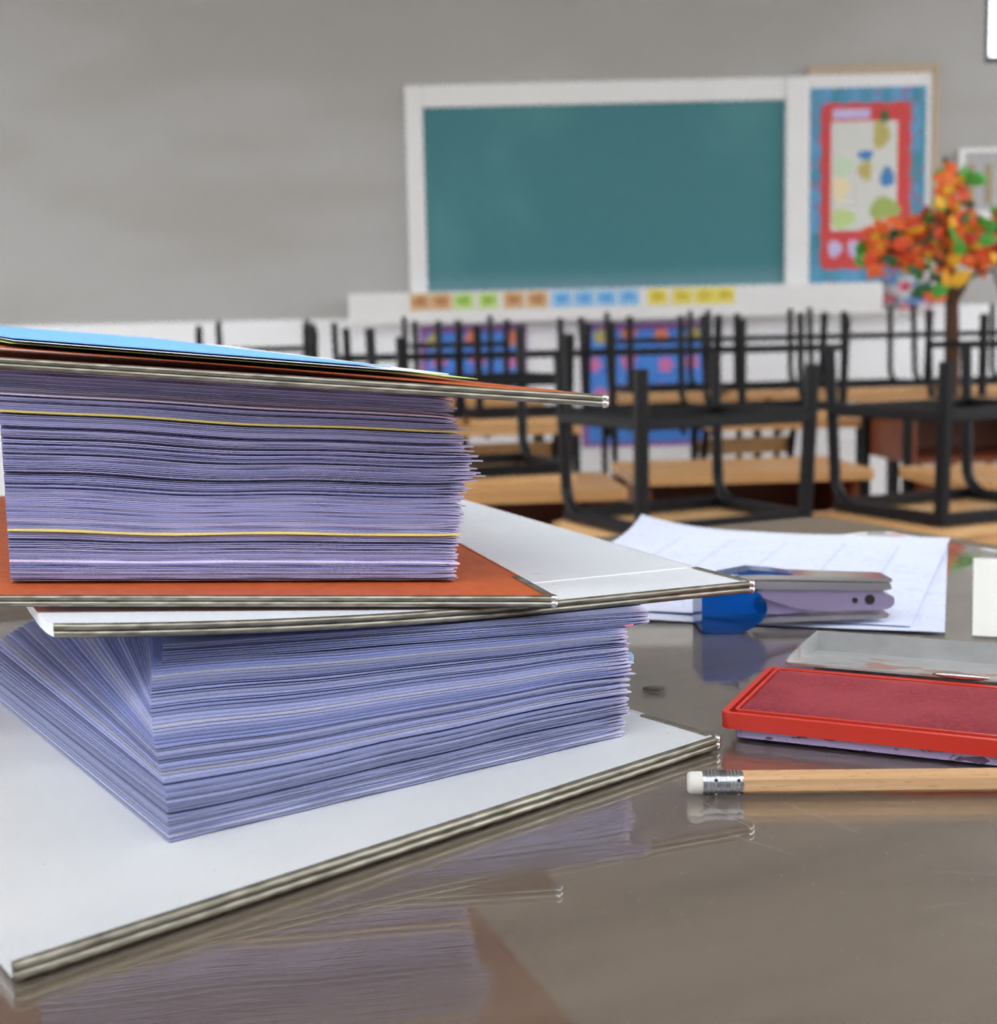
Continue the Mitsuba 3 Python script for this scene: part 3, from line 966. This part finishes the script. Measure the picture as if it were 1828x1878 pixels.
for (x, z, rr) in ((.0725, .0098, .0013), (.0795, .0100, .0023)):
    c_ = trimesh.creation.cylinder(radius=rr, height=.0172, sections=24)
    c_.apply_transform(trimesh.transformations.rotation_matrix(math.pi / 2, [1, 0, 0]))
    c_.apply_translation([x, .010, z])
    part(stp, 'pivot_hole', moved(c_, SM), 'm_hole', smooth=30)
ang = np.linspace(-math.pi / 2, math.pi / 2, 26)
capo = [(0.0, .0), (0.0, .0222)] + [(.012 + .0185 * math.cos(t), .0105 + .0117 * math.sin(t)) for t in ang[::-1]]
cap = extr(Polygon(capo).buffer(.001).buffer(-.001).buffer(-.0015).buffer(.0015), 0, .024)
cap = moved(cap, np.array([[1, 0, 0, 0], [0, 0, -1, .022], [0, 1, 0, -.0026], [0, 0, 0, 1.0]]))
part(stp, 'cap', moved(cap, SM), 'm_blue_plastic', smooth=35, label='translucent blue plastic cap')
part(stp, 'cap_tongue', moved(along_y(Polygon([(.010, .0230), (.024, .0252), (.036, .0240), (.044, .0225), (.030, .0233), (.012, .0232)]), .003, .017), SM), 'm_blue_plastic', label='blue plastic tongue')

# ------------------------------------------------------------------ ink pad with opened tin lid
PA = unit2((.905, -.425))
PB = np.array([-PA[1], PA[0]])
ip = thing('ink_pad', 'red ink pad in a red plastic tray with its tin lid opened behind', 'ink pad')
PM = frame2((PA[0], PA[1], -.004), (PB[0], PB[1], 0), (.0731, .4355, TT))
PW, PD = .125, .069
part(ip, 'tin_base', moved(extr(rrect(.004, PW - .003, .003, PD - .003, .003), .0012, .0042), PM), 'm_lavender', label='lilac painted tin underside')
outer, rim_in = rrect(0, PW, 0, PD, .0035), rrect(.0022, PW - .0022, .0022, PD - .0022, .002)
part(ip, 'tray', moved(cat(extr(outer.difference(rim_in), .0047, .0101), extr(rim_in, .0047, .0075), extr(rrect(.0040, PW - .004, .0034, PD - .004, .002).difference(rrect(.0052, PW - .0052, .0046, PD - .0052,   .0015)), .0074, .0106)), PM), 'm_red', smooth=35, label='red plastic tray')
gx, gy = np.meshgrid(np.linspace(.0056, PW - .0056, 40), np.linspace(.0050, PD - .0056, 24), indexing='ij')
edge = np.minimum(np.minimum(gx - .0056, PW - .0056 - gx), np.minimum(gy - .0050, PD - .0056 - gy))
gz = .0100 + .0016 * (1 - np.exp(-edge / .004)) + .0003 * meshkit.noise(np.stack([gx * 90, gy * 90, 0 * gx], -1))
part(ip, 'pad', moved(grid_slab(gx, gy, gz, 0 * gz + .0076), PM), 'm_pad', smooth=40, label='maroon felt pad')
LM = PM @ frame2((1, 0, 0), (0, 1, -.14), (.006, .0700, .0116))
LW, LD = .112, .060
lo_ = rrect(0, LW, 0, LD, .002)
walls = lo_.difference(rrect(.0008, LW - .0008, .0008, LD - .0008, .0014))
lid = part(ip, 'lid', moved(extr(lo_, -.0006, .0002), LM), 'm_tin', label='grey tin lid, open')
# walls: high at the back, sloping down on the left side to the hinge edge
for (p0, p1, h0, h1) in (((0, 0), (0, LD), .0006, .0085), ((0, LD), (LW, LD), .0085, .0085), ((LW, LD), (LW, 0), .0085, .0006)):
    p0, p1 = np.array(p0), np.array(p1)
    n_ = 14
    q = np.linspace(0, 1, n_)
    dv = unit2(p1 - p0)
    nv = np.array([dv[1], -dv[0]])
    xa = p0[0] + (p1[0] - p0[0]) * q
    ya = p0[1] + (p1[1] - p0[1]) * q
    hh = h0 + (h1 - h0) * q ** .8
    X = np.stack([xa, xa + nv[0] * .0008], 1)
    Y = np.stack([ya, ya + nv[1] * .0008], 1)
    Z1 = np.stack([hh, hh], 1)
    part(lid, 'rim', moved(grid_slab(X, Y, Z1, 0 * Z1 + .0002), LM), 'm_tin')
hg = cat(*[moved(trimesh.creation.icosphere(subdivisions=2, radius=1.0), LM @ np.diag([.007, .0024, .0013, 1]) + np.array([[0, 0, 0, 0]] * 4)) for _ in range(1)])
for hx in (.034, .082):
    e = trimesh.creation.icosphere(subdivisions=2, radius=1.0)
    e.vertices = e.vertices * [.010, .0022, .0014] + [hx + .03, .0005, .0006]
    part(ip, 'hinge', moved(e, LM), 'm_bright_metal', smooth=True)

# ------------------------------------------------------------------ pencil
pc = thing('pencil', 'natural wood pencil with white eraser lying on the glass in front', 'pencil')
R_ = .0036
p0, p1 = np.array([.0546, .3835]), np.array([.145, .3800])
dv = unit2(p1 - p0)
QM = frame2((dv[0], dv[1], 0), (-dv[1], dv[0], 0), (p0[0], p0[1], TT + R_ * .93 + .0002))


def lathe_x(prof, n=40):
    """Profile of (x, r) turned about the local x axis."""
    m = trimesh.creation.revolve(np.array([(r_, x_) for x_, r_ in prof]), sections=n)
    return moved(m, np.array([[0, 0, 1, 0], [1, 0, 0, 0], [0, 1, 0, 0], [0, 0, 0, 1.0]]))


part(pc, 'eraser', moved(lathe_x([(0, 0), (.0001, R_ * .70), (.0006, R_ * .86), (.0013, R_ * .91), (.006, R_ * .93), (.006, 0)]), QM), 'm_eraser', smooth=50, label='white eraser')
fx = np.linspace(.0045, .0165, 150)
fr = np.full_like(fx, R_ * .985)
for c_ in (.0060, .0070, .0080, .0128, .0138, .0148):
    fr += .00022 * np.exp(-((fx - c_) / .00028) ** 2)
fr -= .00012 * ((fx > .0096) & (fx < .0115))
prof = [(.0045, R_ * .90)] + list(zip(fx, fr)) + [(.0165, R_ * .90)]
fer = part(pc, 'ferrule', moved(lathe_x(prof, 56), QM), 'm_ferrule', smooth=40, label='ribbed aluminium ferrule')
for i in range(36):
    t = 2 * math.pi * i / 36
    m = bx(.0097, .0114, -.00012, .00012, R_ * .95, R_ * .985 + .0001)
    m.apply_transform(trimesh.transformations.rotation_matrix(t, [1, 0, 0]))
    part(fer, 'knurl', moved(m, QM), 'm_ferrule')
for (x, t) in ((.0083, .5), (.0083, -1.0), (.0150, .45), (.0150, -1.05)):
    e = trimesh.creation.icosphere(subdivisions=2, radius=.00055)
    e.apply_translation([x, -math.cos(t) * R_ * .97, math.sin(t) * R_ * .97])
    part(fer, 'crimp_dot', moved(e, QM), 'm_steel' if t < 0 else 'm_hole', smooth=True)
hexp = Polygon([(R_ * 1.03 * math.cos(math.pi / 6 + i * math.pi / 3), R_ * 1.03 * math.sin(math.pi / 6 + i * math.pi / 3)) for i in range(6)]).buffer(-.0005).buffer(.0005, quad_segs=4)
HX = np.array([[0, 0, 1, 0], [1, 0, 0, 0], [0, 1, 0, 0], [0, 0, 0, 1.0]])
part(pc, 'shaft', moved(moved(extr(hexp, .0160, .160), HX), QM), 'm_pencil', smooth=20)
part(pc, 'cone', moved(lathe_x([(.160, 0), (.160, R_ * .97), (.177, .0010), (.177, 0)], 24), QM), 'm_pencil', smooth=40)
part(pc, 'point', moved(lathe_x([(.177, 0), (.177, .0010), (.1815, .0002), (.1815, 0)], 16), QM), 'm_graphite', smooth=40)

# ------------------------------------------------------------------ dust, scratches and a fluff on the glass
r = np.random.default_rng(5)
TIx = np.linalg.inv(TM)
sp = []
for i in range(240):
    x, y = r.uniform(.03, .22), r.uniform(.27, .42)
    if i % 3 == 0:
        x, y = r.uniform(.02, .4), r.uniform(.24, .75)
    q = r.uniform(.00005, .00014)
    e = bx(-q * r.uniform(1, 2.5), q * r.uniform(1, 2.5), -q, q, .00001, q * .7)
    e.apply_transform(trimesh.transformations.rotation_matrix(r.uniform(0, 3.1), [0, 0, 1]))
    e.apply_translation([x, y, TT])
    sp.append(e)
part(tb, 'dust', cat(*sp), 'm_dust', kind='stuff', label='white dust specks on the glass')
for (a0, b0) in (((.0547, .3841), (.0729, .3455)), ((.0815, .3752), (.0982, .3459)), ((.060, .352), (.078, .332)), ((.105, .322), (.128, .318)), ((.118, .310), (.131, .298)), ((.106, .293), (.122, .284)), ((.097, .300), (.112, .303)), ((.135, .345), (.150, .341))):
    a0, b0 = np.array([*a0, TT + .00002]), np.array([*b0, TT + .00002])
    part(tb, 'scratch', tube(np.linspace(a0, b0, 6), np.array([.00001, .00004, .00005, .00003, .00005, .00001]), 5), 'm_dust', label='thin pale scratch')
fl = trimesh.creation.icosphere(subdivisions=3, radius=1.0)
fl.vertices = fl.vertices * ([.0042, .0022, .0008] * (.6 + .9 * meshkit.fbm(fl.vertices * 4, 3, 2)[:, None])) + [.0590, .5030, TT + .0009]
k = thing('fluff', 'small grey tuft of fluff on the glass beside the ink pad', 'fluff')
scene[k] = mikit.ply(fl, 'm_fluff', smooth=True)
